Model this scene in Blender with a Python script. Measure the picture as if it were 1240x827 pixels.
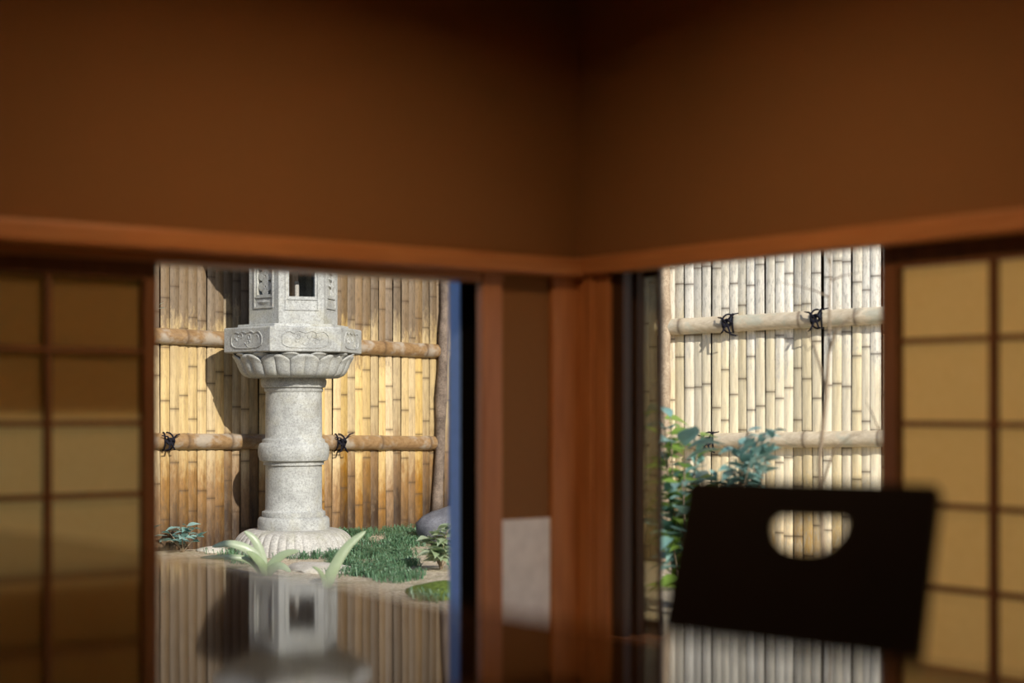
import bpy, bmesh, math, random
from math import sin, cos, pi, sqrt, atan2, radians, tan
from mathutils import Vector, Matrix

for _o in list(bpy.data.objects):
    bpy.data.objects.remove(_o)
SC = bpy.context.scene
COL = SC.collection
random.seed(7)

# ------------------------------------------------------------------ camera
EYE = 0.68                      # eye height above the tatami
FPX, CX, HORIZON = 1950.0, 620.0, 490.0
cam = bpy.data.cameras.new('camera')
cam.sensor_width = 36.0
cam.lens = FPX / 1240.0 * 36.0
cam.shift_y = (HORIZON - 413.5) / 1240.0
cam.clip_start = 0.05
cam.clip_end = 200
cam.dof.use_dof = True
cam.dof.focus_distance = 9.1
cam.dof.aperture_fstop = 1.4
cam_o = bpy.data.objects.new('camera', cam)
cam_o.location = (0, 0, EYE)
cam_o.rotation_euler = (pi / 2, 0, 0)
COL.objects.link(cam_o)
SC.camera = cam_o

# ------------------------------------------------------------------ sky, sun, exposure
SUN_AZ, SUN_EL = radians(31), radians(28)     # azimuth to the right of -Y
world = bpy.data.worlds.new('world')
SC.world = world
world.use_nodes = True
wn = world.node_tree
for n in list(wn.nodes):
    wn.nodes.remove(n)
sky = wn.nodes.new('ShaderNodeTexSky')
sky.sky_type = 'NISHITA'
sky.sun_disc = False
sky.sun_elevation = SUN_EL
sky.sun_rotation = pi - SUN_AZ
sky.altitude = 50
sky.ozone_density = 3.0
bg = wn.nodes.new('ShaderNodeBackground')
bg.inputs['Strength'].default_value = 0.14
wo = wn.nodes.new('ShaderNodeOutputWorld')
wn.links.new(sky.outputs[0], bg.inputs['Color'])
wn.links.new(bg.outputs[0], wo.inputs['Surface'])

sun = bpy.data.lights.new('sun', 'SUN')
sun.energy = 4.75
sun.angle = radians(0.6)
sun.color = (1.0, 0.95, 0.84)
sun_o = bpy.data.objects.new('sun', sun)
to_sun = Vector((sin(SUN_AZ) * cos(SUN_EL), -cos(SUN_AZ) * cos(SUN_EL), sin(SUN_EL)))
sun_o.rotation_euler = to_sun.to_track_quat('Z', 'Y').to_euler()
sun_o.location = (6, -8, 8)
COL.objects.link(sun_o)

SC.view_settings.view_transform = 'Standard'
SC.view_settings.look = 'None'
SC.view_settings.exposure = 0.0
SC.view_settings.gamma = 1.0
SC.view_settings.use_curve_mapping = False
SC.cycles.use_denoising = True
SC.cycles.max_bounces = 10
SC.cycles.diffuse_bounces = 6
SC.cycles.transparent_max_bounces = 12

# ------------------------------------------------------------------ room frame
CORNER = Vector((0.1968, 4.8, 0))
UL, OL = Vector((-0.793, -0.610, 0)).normalized(), Vector((-0.610, 0.793, 0)).normalized()   # along left wall, outward
UR, OR = Vector((0.610, -0.793, 0)).normalized(), Vector((0.793, 0.610, 0)).normalized()     # along right wall, outward


def along(px, u, o, w=0.0):
    """distance from the corner along a wall (plane w outward) of the sight line through column px"""
    a = (px - CX) / FPX
    bx, by = CORNER.x + w * o.x, CORNER.y + w * o.y
    return (bx - a * by) / (a * u.y - u.x)


def sl(px, w=0.0): return along(px, UL, OL, w)
def sr(px, w=0.0): return along(px, UR, OR, w)


def at(px, py, Y):
    return Vector(((px - CX) / FPX * Y, Y, EYE - (py - HORIZON) / FPX * Y))


# ------------------------------------------------------------------ scene helpers
def tag(o, label=None, cat=None, group=None, kind=None):
    if label: o['label'] = label
    if cat: o['category'] = cat
    if group: o['group'] = group
    if kind: o['kind'] = kind
    return o


def empty(name, loc, label=None, cat=None, group=None, kind=None):
    o = bpy.data.objects.new(name, None)
    o.location = loc
    o.empty_display_size = 0.1
    COL.objects.link(o)
    return tag(o, label, cat, group, kind)


def world_loc(o):
    p = Vector((0, 0, 0))
    while o is not None:
        p += Vector(o.location)
        o = o.parent
    return p


class MB:
    """collects geometry in world coordinates and links it as one mesh object"""
    def __init__(self):
        self.v, self.f, self.a = [], [], []      # a: per-vertex mark 0..1

    def add(self, vs, fs, mark=None):
        b = len(self.v)
        self.v += [Vector(p) for p in vs]
        self.a += list(mark) if mark else [0.0] * len(vs)
        self.f += [tuple(b + i for i in f) for f in fs]
        return self

    def box(self, lo, hi):
        x0, y0, z0 = lo; x1, y1, z1 = hi
        vs = [(x0, y0, z0), (x1, y0, z0), (x1, y1, z0), (x0, y1, z0), (x0, y0, z1), (x1, y0, z1), (x1, y1, z1), (x0, y1, z1)]
        return self.add(vs, [(3, 2, 1, 0), (4, 5, 6, 7), (0, 1, 5, 4), (1, 2, 6, 5), (2, 3, 7, 6), (3, 0, 4, 7)])

    def obox(self, c, ax, ay, az):
        """oriented box: centre and three half-axis vectors"""
        c, ax, ay, az = map(Vector, (c, ax, ay, az))
        vs = [c + i * ax + j * ay + k * az for k in (-1, 1) for j in (-1, 1) for i in (-1, 1)]
        fs = [(0, 2, 3, 1), (4, 5, 7, 6), (0, 1, 5, 4), (2, 6, 7, 3), (0, 4, 6, 2), (1, 3, 7, 5)]
        if ax.cross(ay).dot(az) < 0: fs = [f[::-1] for f in fs]
        return self.add(vs, fs)

    def wbox(self, u, o, s0, s1, w0, w1, z0, z1):
        c = CORNER + u * (s0 + s1) / 2 + o * (w0 + w1) / 2
        c.z = (z0 + z1) / 2
        return self.obox(c, u * (s1 - s0) / 2, o * (w1 - w0) / 2, Vector((0, 0, (z1 - z0) / 2)))

    def lathe(self, prof, c, n=48, rfun=None):
        """prof: list of (r, z); c: axis base point"""
        c = Vector(c); vs, fs = [], []
        for j, (r, z) in enumerate(prof):
            for i in range(n):
                t = 2 * pi * i / n
                rr = rfun(r, z, t, j) if rfun else r
                vs.append((c.x + rr * cos(t), c.y + rr * sin(t), c.z + z))
        for j in range(len(prof) - 1):
            for i in range(n):
                k = (i + 1) % n
                fs.append((j * n + i, j * n + k, (j + 1) * n + k, (j + 1) * n + i))
        fs.append(tuple(range(n))[::-1])
        m = (len(prof) - 1) * n
        fs.append(tuple(m + i for i in range(n)))
        return self.add(vs, fs)

    def tube(self, pts, rad, n=6, cap=True, marks=None):
        pts = [Vector(p) for p in pts]
        rs = rad if isinstance(rad, (list, tuple)) else [rad] * len(pts)
        vs, fs, mk = [], [], []
        up = Vector((0, 0, 1))
        prev = None
        for i, p in enumerate(pts):
            d = (pts[min(i + 1, len(pts) - 1)] - pts[max(i - 1, 0)]).normalized()
            if prev is None:
                x = d.cross(up)
                if x.length < 1e-3: x = d.cross(Vector((1, 0, 0)))
            else:
                x = prev - d * prev.dot(d)
            x.normalize(); y = d.cross(x); prev = x
            for k in range(n):
                t = 2 * pi * k / n
                vs.append(p + (x * cos(t) + y * sin(t)) * rs[i])
                mk.append(marks[i] if marks else 0.0)
        for i in range(len(pts) - 1):
            for k in range(n):
                q = (k + 1) % n
                fs.append((i * n + k, i * n + q, (i + 1) * n + q, (i + 1) * n + k))
        if cap:
            fs.append(tuple(range(n))[::-1])
            fs.append(tuple((len(pts) - 1) * n + k for k in range(n)))
        return self.add(vs, fs, mk)

    def mesh(self, name, mat, off=(0, 0, 0), smooth=False):
        off = Vector(off)
        me = bpy.data.meshes.new(name)
        me.from_pydata([v - off for v in self.v], [], self.f)
        if any(self.a):
            at_ = me.attributes.new('node', 'FLOAT', 'POINT')
            at_.data.foreach_set('value', self.a)
        if mat: me.materials.append(mat)
        bm = bmesh.new(); bm.from_mesh(me)
        bmesh.ops.recalc_face_normals(bm, faces=bm.faces)
        bm.to_mesh(me); bm.free()
        if smooth:
            me.polygons.foreach_set('use_smooth', [True] * len(me.polygons))
            me.set_sharp_from_angle(angle=radians(smooth if smooth is not True else 40))
        me.update()
        return me

    def build(self, name, mat, parent=None, loc=None, smooth=False, bevel=0, seg=2):
        base = world_loc(parent) if parent else Vector((0, 0, 0))
        loc = Vector(loc) if loc is not None else base
        o = bpy.data.objects.new(name, self.mesh(name, mat, loc, smooth))
        o.location = loc - base
        o.parent = parent
        COL.objects.link(o)
        if bevel:
            b = o.modifiers.new('bevel', 'BEVEL'); b.width = bevel; b.segments = seg
            b.limit_method = 'ANGLE'; b.angle_limit = radians(35)
        return o


def copy_part(src, parent, loc, rot):
    o = src.copy()
    o.parent = parent
    o.location = loc
    o.rotation_euler = rot
    COL.objects.link(o)
    return o


# ------------------------------------------------------------------ materials
class Mat:
    def __init__(self, name):
        self.m = bpy.data.materials.new(name); self.m.use_nodes = True
        self.t = self.m.node_tree
        self.b = self.t.nodes['Principled BSDF']

    def n(self, kind, **kw):
        x = self.t.nodes.new(kind)
        for k, v in kw.items():
            if k in x.inputs: x.inputs[k].default_value = v
            else: setattr(x, k, v)
        return x

    def l(self, a, b): self.t.links.new(a, b)

    def coords(self, scale=(1, 1, 1), kind='Object'):
        c = self.n('ShaderNodeTexCoord'); mp = self.n('ShaderNodeMapping')
        mp.inputs['Scale'].default_value = scale
        self.l(c.outputs[kind], mp.inputs['Vector'])
        return mp.outputs['Vector']

    def noise(self, vec, scale, detail=4, rough=0.55, dist=0.0):
        x = self.n('ShaderNodeTexNoise', Scale=scale, Detail=detail, Roughness=rough, Distortion=dist)
        self.l(vec, x.inputs['Vector'])
        return x.outputs['Fac']

    def ramp(self, fac, stops):
        r = self.n('ShaderNodeValToRGB')
        e = r.color_ramp.elements
        while len(e) < len(stops): e.new(0.5)
        for i, (p, c) in enumerate(stops):
            e[i].position = p
            e[i].color = (*c, 1) if len(c) == 3 else c
        self.l(fac, r.inputs['Fac'])
        return r.outputs['Color']

    def mix(self, fac, a, b, mode='MIX'):
        x = self.n('ShaderNodeMix', data_type='RGBA', blend_type=mode)
        for s, v in ((x.inputs[0], fac), (x.inputs[6], a), (x.inputs[7], b)):
            if isinstance(v, bpy.types.NodeSocket): self.l(v, s)
            elif isinstance(v, tuple): s.default_value = (*v, 1) if len(v) == 3 else v
            else: s.default_value = v
        return x.outputs[2]

    def math(self, op, a, b=0.0, clamp=False):
        x = self.n('ShaderNodeMath', operation=op, use_clamp=clamp)
        for s, v in ((x.inputs[0], a), (x.inputs[1], b)):
            if isinstance(v, bpy.types.NodeSocket): self.l(v, s)
            else: s.default_value = v
        return x.outputs[0]

    def col(self, c):
        s = self.b.inputs['Base Color']
        if isinstance(c, bpy.types.NodeSocket): self.l(c, s)
        else: s.default_value = (*c, 1)
        return self

    def bump(self, h, strength=0.3, dist=0.01):
        x = self.n('ShaderNodeBump', Strength=strength, Distance=dist)
        self.l(h, x.inputs['Height']); self.l(x.outputs['Normal'], self.b.inputs['Normal'])
        return self

    def set(self, **kw):
        for k, v in kw.items(): self.b.inputs[k.replace('_', ' ')].default_value = v
        return self


def mat_wood(name, dark, light, rough=0.45, grain=(14, 14, 1.2), spec=0.4):
    M = Mat(name)
    v = M.coords(grain)
    f = M.noise(v, 3.0, 5, 0.6, 0.4)
    M.col(M.ramp(f, [(0.3, dark), (0.7, light)])).set(Roughness=rough, Specular_IOR_Level=spec)
    M.bump(f, 0.12, 0.004)
    return M.m


def mat_plaster():
    M = Mat('earthen_plaster')
    v = M.coords()
    f1, f2 = M.noise(v, 260, 3, 0.6), M.noise(v, 2.2, 4, 0.6)
    c = M.ramp(f1, [(0.3, (0.235, 0.113, 0.046)), (0.7, (0.285, 0.140, 0.060))])
    M.col(M.mix(M.math('MULTIPLY', f2, 0.25), c, (0.20, 0.09, 0.035))).set(Roughness=0.95, Specular_IOR_Level=0.1)
    M.bump(f1, 0.25, 0.003)
    return M.m


def mat_simple(name, c, rough=0.6, spec=0.4, metal=0.0, var=0.12, scale=30):
    M = Mat(name)
    f = M.noise(M.coords(), scale, 4)
    c2 = tuple(x * (1 - var * 2) for x in c)
    M.col(M.ramp(f, [(0.3, c2), (0.65, c)])).set(Roughness=rough, Specular_IOR_Level=spec, Metallic=metal)
    return M.m


def mat_paper():
    M = Mat('shoji_paper')
    f = M.noise(M.coords((1, 1, 1)), 60, 5, 0.7)
    c = M.ramp(f, [(0.3, (0.88, 0.66, 0.34)), (0.7, (0.96, 0.74, 0.41))])
    d = M.n('ShaderNodeBsdfDiffuse'); t = M.n('ShaderNodeBsdfTranslucent')
    M.l(c, d.inputs['Color']); M.l(c, t.inputs['Color'])
    m = M.n('ShaderNodeMixShader'); m.inputs[0].default_value = 0.88
    M.l(d.outputs[0], m.inputs[1]); M.l(t.outputs[0], m.inputs[2])
    M.l(m.outputs[0], M.t.nodes['Material Output'].inputs['Surface'])
    return M.m


def mat_leaf(name, c1, c2, trans=0.35, rough=0.35):
    M = Mat(name)
    oi = M.n('ShaderNodeObjectInfo')
    f = M.noise(M.coords(), 25, 3)
    c = M.mix(M.math('MULTIPLY', M.math('ADD', oi.outputs['Random'], f), 0.5), c1, c2)
    M.col(c).set(Roughness=rough, Specular_IOR_Level=0.5)
    t = M.n('ShaderNodeBsdfTranslucent'); M.l(c, t.inputs['Color'])
    m = M.n('ShaderNodeMixShader'); m.inputs[0].default_value = trans
    M.l(M.b.outputs[0], m.inputs[1]); M.l(t.outputs[0], m.inputs[2])
    M.l(m.outputs[0], M.t.nodes['Material Output'].inputs['Surface'])
    return M.m


def mat_stone(name, dark, light, stain, speck=0.5):
    M = Mat(name)
    v = M.coords()
    f1 = M.noise(v, 95, 3, 0.8)
    f2 = M.noise(v, 9, 5, 0.65)
    f3 = M.noise(v, 160, 2, 0.5)
    c = M.ramp(f2, [(0.32, dark), (0.66, light)])
    c = M.mix(M.math('MULTIPLY', M.ramp(f1, [(0.45, (0, 0, 0)), (0.62, (1, 1, 1))]), speck), c, tuple(x * 0.62 for x in dark))
    c = M.mix(M.ramp(f3, [(0.60, (0, 0, 0)), (0.72, (0.5, 0.5, 0.5))]), c, tuple(min(1, x * 1.3) for x in light))
    f4 = M.noise(v, 4.5, 4, 0.7, 0.5)
    c = M.mix(M.ramp(f4, [(0.5, (0, 0, 0)), (0.78, (0.7, 0.7, 0.7))]), c, stain)
    M.col(c).set(Roughness=0.9, Specular_IOR_Level=0.2)
    M.bump(f1, 0.35, 0.004)
    return M.m


def mat_bamboo(name, low, mid, top, foot, grey, z_mid, z_top):
    """split-cane colours: weathered grey top, golden middle, dark brown foot; dark rings at the nodes"""
    M = Mat(name)
    geo = M.n('ShaderNodeNewGeometry'); sep = M.n('ShaderNodeSeparateXYZ')
    M.l(geo.outputs['Position'], sep.inputs[0])
    oi = M.n('ShaderNodeObjectInfo'); rnd = oi.outputs['Random']
    vs = M.coords((60, 60, 5))
    wn_ = M.n('ShaderNodeVectorMath', operation='ADD')
    M.l(vs, wn_.inputs[0]); M.l(oi.outputs['Location'], wn_.inputs[1])
    streak = M.noise(wn_.outputs[0], 1.0, 5, 0.65)
    vb = M.n('ShaderNodeVectorMath', operation='ADD')
    M.l(M.coords((20, 20, 7)), vb.inputs[0])
    sc = M.n('ShaderNodeVectorMath', operation='SCALE'); M.l(oi.outputs['Location'], sc.inputs[0]); sc.inputs['Scale'].default_value = 7.0
    M.l(sc.outputs[0], vb.inputs[1])
    blot = M.noise(vb.outputs[0], 1.6, 5, 0.7)
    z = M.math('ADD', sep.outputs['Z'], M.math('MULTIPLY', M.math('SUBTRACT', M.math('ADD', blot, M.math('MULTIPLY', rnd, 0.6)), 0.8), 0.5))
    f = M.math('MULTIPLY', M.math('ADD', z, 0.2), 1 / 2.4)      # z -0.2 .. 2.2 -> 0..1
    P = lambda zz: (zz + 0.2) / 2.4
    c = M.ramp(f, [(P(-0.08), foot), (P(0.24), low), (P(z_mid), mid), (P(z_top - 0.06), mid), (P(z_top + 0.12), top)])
    c = M.mix(M.math('MULTIPLY', M.ramp(streak, [(0.42, (0, 0, 0)), (0.66, (1, 1, 1))]), 0.42), c, tuple(x * 0.50 for x in low), 'MIX')
    c = M.mix(M.math('MULTIPLY', M.ramp(blot, [(0.54, (0, 0, 0)), (0.68, (1, 1, 1))]), 0.35), c, grey)
    vf = M.n('ShaderNodeVectorMath', operation='ADD'); M.l(M.coords((110, 110, 26)), vf.inputs[0]); M.l(sc.outputs[0], vf.inputs[1])
    fleck = M.noise(vf.outputs[0], 1.0, 4, 0.7)
    wear = M.ramp(f, [(P(0.0), (0.55, 0.55, 0.55)), (P(0.45), (0.14, 0.14, 0.14)), (P(z_top - 0.1), (0.14, 0.14, 0.14)), (P(z_top + 0.1), (0.55, 0.55, 0.55))])
    c = M.mix(M.math('MULTIPLY', M.ramp(fleck, [(0.50, (0, 0, 0)), (0.62, (1, 1, 1))]), wear), c, tuple(x * 0.45 for x in top))
    hv = M.n('ShaderNodeHueSaturation'); M.l(c, hv.inputs['Color'])
    M.l(M.math('ADD', M.math('MULTIPLY', rnd, 0.50), 0.72), hv.inputs['Value'])
    M.l(M.math('ADD', M.math('MULTIPLY', M.math('FRACT', M.math('MULTIPLY', rnd, 7.3)), 0.35), 0.78), hv.inputs['Saturation'])
    at_ = M.n('ShaderNodeAttribute', attribute_name='node')
    M.col(M.mix(M.math('MULTIPLY', at_.outputs['Fac'], 0.8, True), hv.outputs[0], (0.07, 0.04, 0.02)))
    M.set(Roughness=0.5, Specular_IOR_Level=0.35)
    M.bump(streak, 0.2, 0.003)
    return M.m


def mat_rail(name, a, b, patch):
    M = Mat(name)
    v = M.coords((5, 40, 40))
    f = M.noise(v, 1.4, 5, 0.65)
    f2 = M.noise(M.coords((7, 7, 7)), 1.2, 4, 0.6)
    c = M.ramp(f, [(0.3, a), (0.7, b)])
    c = M.mix(M.ramp(f2, [(0.5, (0, 0, 0)), (0.62, (0.6, 0.6, 0.6))]), c, patch)
    at_ = M.n('ShaderNodeAttribute', attribute_name='node')
    M.col(M.mix(M.math('MULTIPLY', at_.outputs['Fac'], 0.75, True), c, (0.10, 0.06, 0.035))).set(Roughness=0.3, Specular_IOR_Level=0.6)
    M.bump(f, 0.15, 0.003)
    return M.m


def mat_ground():
    M = Mat('garden_soil')
    v = M.coords()
    f1, f2, f3 = M.noise(v, 55, 4, 0.7), M.noise(v, 3.2, 4, 0.6), M.noise(v, 240, 2, 0.6)
    c = M.ramp(f1, [(0.3, (0.30, 0.21, 0.13)), (0.52, (0.64, 0.54, 0.40)), (0.72, (0.82, 0.74, 0.60))])
    c = M.mix(M.ramp(f2, [(0.5, (0, 0, 0)), (0.68, (0.7, 0.7, 0.7))]), c, (0.12, 0.14, 0.045))
    M.col(c).set(Roughness=1.0, Specular_IOR_Level=0.1)
    M.bump(M.math('ADD', f1, M.math('MULTIPLY', f3, 0.4)), 0.8, 0.02)
    return M.m


def mat_table():
    M = Mat('polished_dark_wood')
    v = M.coords((1, 1, 1))
    rot = M.n('ShaderNodeMapping'); rot.inputs['Rotation'].default_value = (0, 0, radians(37.6)); rot.inputs['Scale'].default_value = (30, 2, 10)
    M.l(v, rot.inputs['Vector'])
    f = M.noise(rot.outputs[0], 1.5, 5, 0.6, 0.5)
    M.col(M.ramp(f, [(0.3, (0.035, 0.014, 0.004)), (0.7, (0.075, 0.032, 0.010))])).set(Roughness=0.05, IOR=1.34, Specular_IOR_Level=0.5)
    M.bump(M.noise(M.coords((1, 1, 1)), 9, 2), 0.012, 0.01)
    return M.m


def mat_tatami():
    M = Mat('tatami_weave')
    v = M.coords((1, 260, 1))
    f = M.noise(v, 1.0, 2)
    M.col(M.ramp(f, [(0.3, (0.26, 0.20, 0.09)), (0.7, (0.36, 0.29, 0.14))])).set(Roughness=0.8)
    M.bump(f, 0.3, 0.003)
    return M.m


def mat_glass(name, tint, opacity, haze):
    """thin pane of dusty or wired glass / insect mesh: lets part of the light straight through"""
    M = Mat(name)
    f = M.noise(M.coords(), 8, 4)
    tr = M.n('ShaderNodeBsdfTransparent'); tr.inputs['Color'].default_value = (*tint, 1)
    d = M.n('ShaderNodeBsdfDiffuse'); d.inputs['Color'].default_value = (*haze, 1)
    g = M.n('ShaderNodeBsdfGlossy'); g.inputs['Roughness'].default_value = 0.05
    lw = M.n('ShaderNodeLayerWeight', Blend=0.15)
    fr = M.math('MULTIPLY', M.math('ADD', lw.outputs['Facing'], 0.12), 0.12)
    m1 = M.n('ShaderNodeMixShader'); M.l(M.math('MULTIPLY', M.math('ADD', f, 0.5), opacity), m1.inputs[0])
    M.l(tr.outputs[0], m1.inputs[1]); M.l(d.outputs[0], m1.inputs[2])
    m2 = M.n('ShaderNodeMixShader'); M.l(fr, m2.inputs[0])
    M.l(m1.outputs[0], m2.inputs[1]); M.l(g.outputs[0], m2.inputs[2])
    M.l(m2.outputs[0], M.t.nodes['Material Output'].inputs['Surface'])
    return M.m


CEDAR = mat_wood('cedar', (0.38, 0.142, 0.050), (0.54, 0.23, 0.090), 0.42)
CEDAR_H = mat_wood('cedar_lengthwise', (0.38, 0.145, 0.050), (0.53, 0.23, 0.088), 0.42, (1.5, 1.5, 30))
DARKWOOD = mat_wood('stained_dark_wood', (0.035, 0.016, 0.007), (0.075, 0.035, 0.014), 0.45)
SHOJIWOOD = mat_wood('shoji_wood', (0.13, 0.050, 0.018), (0.21, 0.085, 0.030), 0.5)
PLASTER = mat_plaster()
PAPER = mat_paper()
DIMMING_REED = mat_leaf('dimming_reed', (0.40, 0.37, 0.26), (0.52, 0.48, 0.34), 0.8, 0.6)
WHITEPAPER = mat_simple('white_wall_paper', (0.92, 0.91, 0.91), 0.9, 0.1, 0, 0.06, 22)
CEILING = mat_wood('ceiling_boards', (0.16, 0.075, 0.03), (0.26, 0.13, 0.055), 0.6, (20, 1.5, 5))
TATAMI = mat_tatami()
MATEDGE = mat_simple('mat_edging', (0.035, 0.040, 0.022), 0.8)
TABLE = mat_table()
LACQUER = mat_simple('black_brown_lacquer', (0.022, 0.010, 0.007), 0.5, 0.2, 0, 0.1, 12)
ALU_SKY_TINT = mat_simple('sky_tinted_door_edge', (0.26, 0.46, 1.0), 0.4, 0.5, 0.0, 0.05, 40)  # blue of sky light on the aluminium edge, put into the base colour
BLACK = mat_simple('black_door_frame', (0.005, 0.004, 0.003), 0.6, 0.08)
GLASS = mat_glass('door_glass', (0.95, 0.96, 0.95), 0.04, (0.5, 0.5, 0.45))
SCREEN = mat_glass('insect_mesh', (0.80, 0.77, 0.66), 0.32, (0.62, 0.55, 0.38))
GRANITE = mat_stone('granite', (0.32, 0.32, 0.305), (0.53, 0.535, 0.515), (0.36, 0.33, 0.22), 0.6)
GRANITE_W = mat_stone('weathered_granite', (0.38, 0.36, 0.33), (0.56, 0.54, 0.50), (0.30, 0.29, 0.18), 0.6)
ROCKMAT = mat_stone('grey_rock', (0.12, 0.12, 0.14), (0.25, 0.25, 0.28), (0.17, 0.16, 0.12))
SLABMAT = mat_stone('pale_flagstone', (0.50, 0.46, 0.40), (0.66, 0.62, 0.55), (0.40, 0.34, 0.22))
MOSS = mat_simple('moss', (0.16, 0.22, 0.045), 1.0, 0.1, 0, 0.3, 60)
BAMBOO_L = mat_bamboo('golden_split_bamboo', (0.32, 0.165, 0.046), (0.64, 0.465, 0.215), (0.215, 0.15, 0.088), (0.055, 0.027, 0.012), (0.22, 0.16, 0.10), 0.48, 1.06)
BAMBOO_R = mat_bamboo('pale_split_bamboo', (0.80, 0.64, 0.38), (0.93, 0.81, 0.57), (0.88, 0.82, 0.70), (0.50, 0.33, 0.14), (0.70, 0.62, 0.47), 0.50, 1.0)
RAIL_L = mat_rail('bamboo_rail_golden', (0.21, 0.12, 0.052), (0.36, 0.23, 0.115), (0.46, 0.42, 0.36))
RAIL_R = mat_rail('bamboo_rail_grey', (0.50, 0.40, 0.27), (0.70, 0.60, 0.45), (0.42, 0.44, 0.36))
BACKING = mat_simple('shaded_backing', (0.045, 0.030, 0.018), 0.9, 0.1)  # dark sheet behind the canes, its colour puts shade into the gaps
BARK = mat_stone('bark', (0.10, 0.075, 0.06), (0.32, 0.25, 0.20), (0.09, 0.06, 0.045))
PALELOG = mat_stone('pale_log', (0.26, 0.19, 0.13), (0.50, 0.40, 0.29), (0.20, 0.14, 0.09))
ROPE = mat_simple('black_palm_rope', (0.016, 0.015, 0.022), 0.9, 0.1)
SOIL = mat_ground()
LEAF_STRAP = mat_leaf('strap_leaf', (0.26, 0.36, 0.17), (0.54, 0.60, 0.44), 0.3, 0.35)
LEAF_BLUE = mat_leaf('blue_green_leaf', (0.14, 0.32, 0.28), (0.36, 0.54, 0.52), 0.25, 0.28)
LEAF_GREEN = mat_leaf('fresh_green_leaf', (0.18, 0.34, 0.06), (0.42, 0.56, 0.13), 0.45, 0.35)
GRASS = mat_leaf('mondo_grass', (0.07, 0.17, 0.08), (0.24, 0.40, 0.24), 0.25, 0.38)
TWIG = mat_simple('grey_twig', (0.30, 0.23, 0.16), 0.9, 0.1)

# ------------------------------------------------------------------ room shell
L_LEN, R_LEN, CEIL = 4.5, 5.2, 1.98
Z_NB = EYE + 153 / FPX * CORNER.y          # underside of the long beam
Z_NT = EYE + 175 / FPX * CORNER.y
Z_K = Z_NB - 0.022                    # underside of the sliding-track lintel
W_T = 0.14                            # wall thickness

mb = MB()
c0 = CORNER + OL * 0.14 + OR * 0.14
pts = [c0, CORNER + UL * L_LEN + OL * 0.14, CORNER + UL * L_LEN + UR * R_LEN, CORNER + UR * R_LEN + OR * 0.14]
for z0, z1 in ((-0.16, -0.012),):
    vs = [Vector((p.x, p.y, z)) for z in (z0, z1) for p in pts]
    mb.add(vs, [(0, 1, 2, 3), (7, 6, 5, 4), (0, 4, 5, 1), (1, 5, 6, 2), (2, 6, 7, 3), (3, 7, 4, 0)])
floor = mb.build('floor', DARKWOOD, loc=CORNER)
tag(floor, 'tatami floor of the dim room under the dark table', None, None, 'structure')
# tatami mats (each lies as a piece in the floor)
mat_bm = {}
for i in range(5):
    for j in range(3):
        a0, a1 = 0.03 + i * 0.93, 0.03 + (i + 1) * 0.93 - 0.004
        b0, b1 = 0.03 + j * 1.785, 0.03 + (j + 1) * 1.785 - 0.004
        m = MB()
        c = CORNER + UL * (a0 + a1) / 2 + UR * (b0 + b1) / 2
        c.z = -0.006
        m.obox(c, UL * (a1 - a0) / 2, UR * (b1 - b0) / 2, Vector((0, 0, 0.006)))
        t = m.build('tatami_mat', TATAMI, floor)
        m = MB()
        for s in (a0 + 0.016, a1 - 0.016):
            c = CORNER + UL * s + UR * (b0 + b1) / 2
            c.z = 0.0004
            m.obox(c, UL * 0.016, UR * (b1 - b0) / 2, Vector((0, 0, 0.0008)))
        m.build('mat_edging', MATEDGE, t)

mb = MB()
vs = [Vector((p.x, p.y, z)) for z in (CEIL, CEIL + 0.04) for p in pts]
mb.add(vs, [(0, 1, 2, 3), (7, 6, 5, 4), (0, 4, 5, 1), (1, 5, 6, 2), (2, 6, 7, 3), (3, 7, 4, 0)])
tag(mb.build('ceiling', CEILING, loc=CORNER + Vector((0, 0, CEIL))), 'dark board ceiling above the frame', None, None, 'structure')

# openings along the walls (distances from the corner)
s_post = sl(668)                       # corner post, left face
s_jamb0, s_jamb1 = sl(608), sl(584)
s_sho_l = sl(191, 0.03)                # right-hand edge of the left shoji
L_SHO_W = 1.26
r_post = sr(735)
r_sho = sr(1066, 0.03)
R_SHO_W = 1.26
l_end, r_end = s_sho_l + L_SHO_W, r_sho + R_SHO_W

mb = MB()
mb.wbox(UL, OL, 0, L_LEN, 0, W_T, Z_NB + 0.02, CEIL)
mb.wbox(UL, OL, s_post - 0.02, s_jamb0 + 0.01, 0.012, 0.055, -0.01, Z_NB + 0.03)
mb.wbox(UL, OL, l_end, L_LEN, 0, W_T, -0.01, Z_NB + 0.03)
wall_left = mb.build('wall_left', PLASTER, loc=CORNER)
tag(wall_left, 'brown earthen plaster wall above the left window and shoji', None, None, 'structure')
mb = MB().wbox(UL, OL, s_post + 0.0005, s_jamb0 - 0.0005, 0.006, 0.0115, 0.0, EYE - 137 / FPX * 4.73)
mb.build('white_paper', WHITEPAPER, wall_left)['label'] = 'white paper dado on the low strip of wall beside the corner post'
mb = MB()
mb.wbox(UR, OR, -0.14, R_LEN, 0, W_T, Z_NB + 0.055, CEIL)
mb.wbox(UR, OR, r_end, R_LEN, 0, W_T, -0.01, Z_NB + 0.03)
tag(mb.build('wall_right', PLASTER, loc=CORNER), 'brown earthen plaster wall above the right window and shoji', None, None, 'structure')
mb = MB()
p0, p1 = CORNER + UL * L_LEN, CORNER + UL * L_LEN + UR * R_LEN
mb.obox((p0 + p1) / 2 + UL * 0.05 + Vector((0, 0, CEIL / 2)), (p1 - p0) / 2, UL * 0.05, Vector((0, 0, CEIL / 2)))
tag(mb.build('wall_near', PLASTER, loc=p0), 'plaster wall behind the camera on the left side', None, None, 'structure')
mb = MB()
p0 = CORNER + UR * R_LEN
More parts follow.
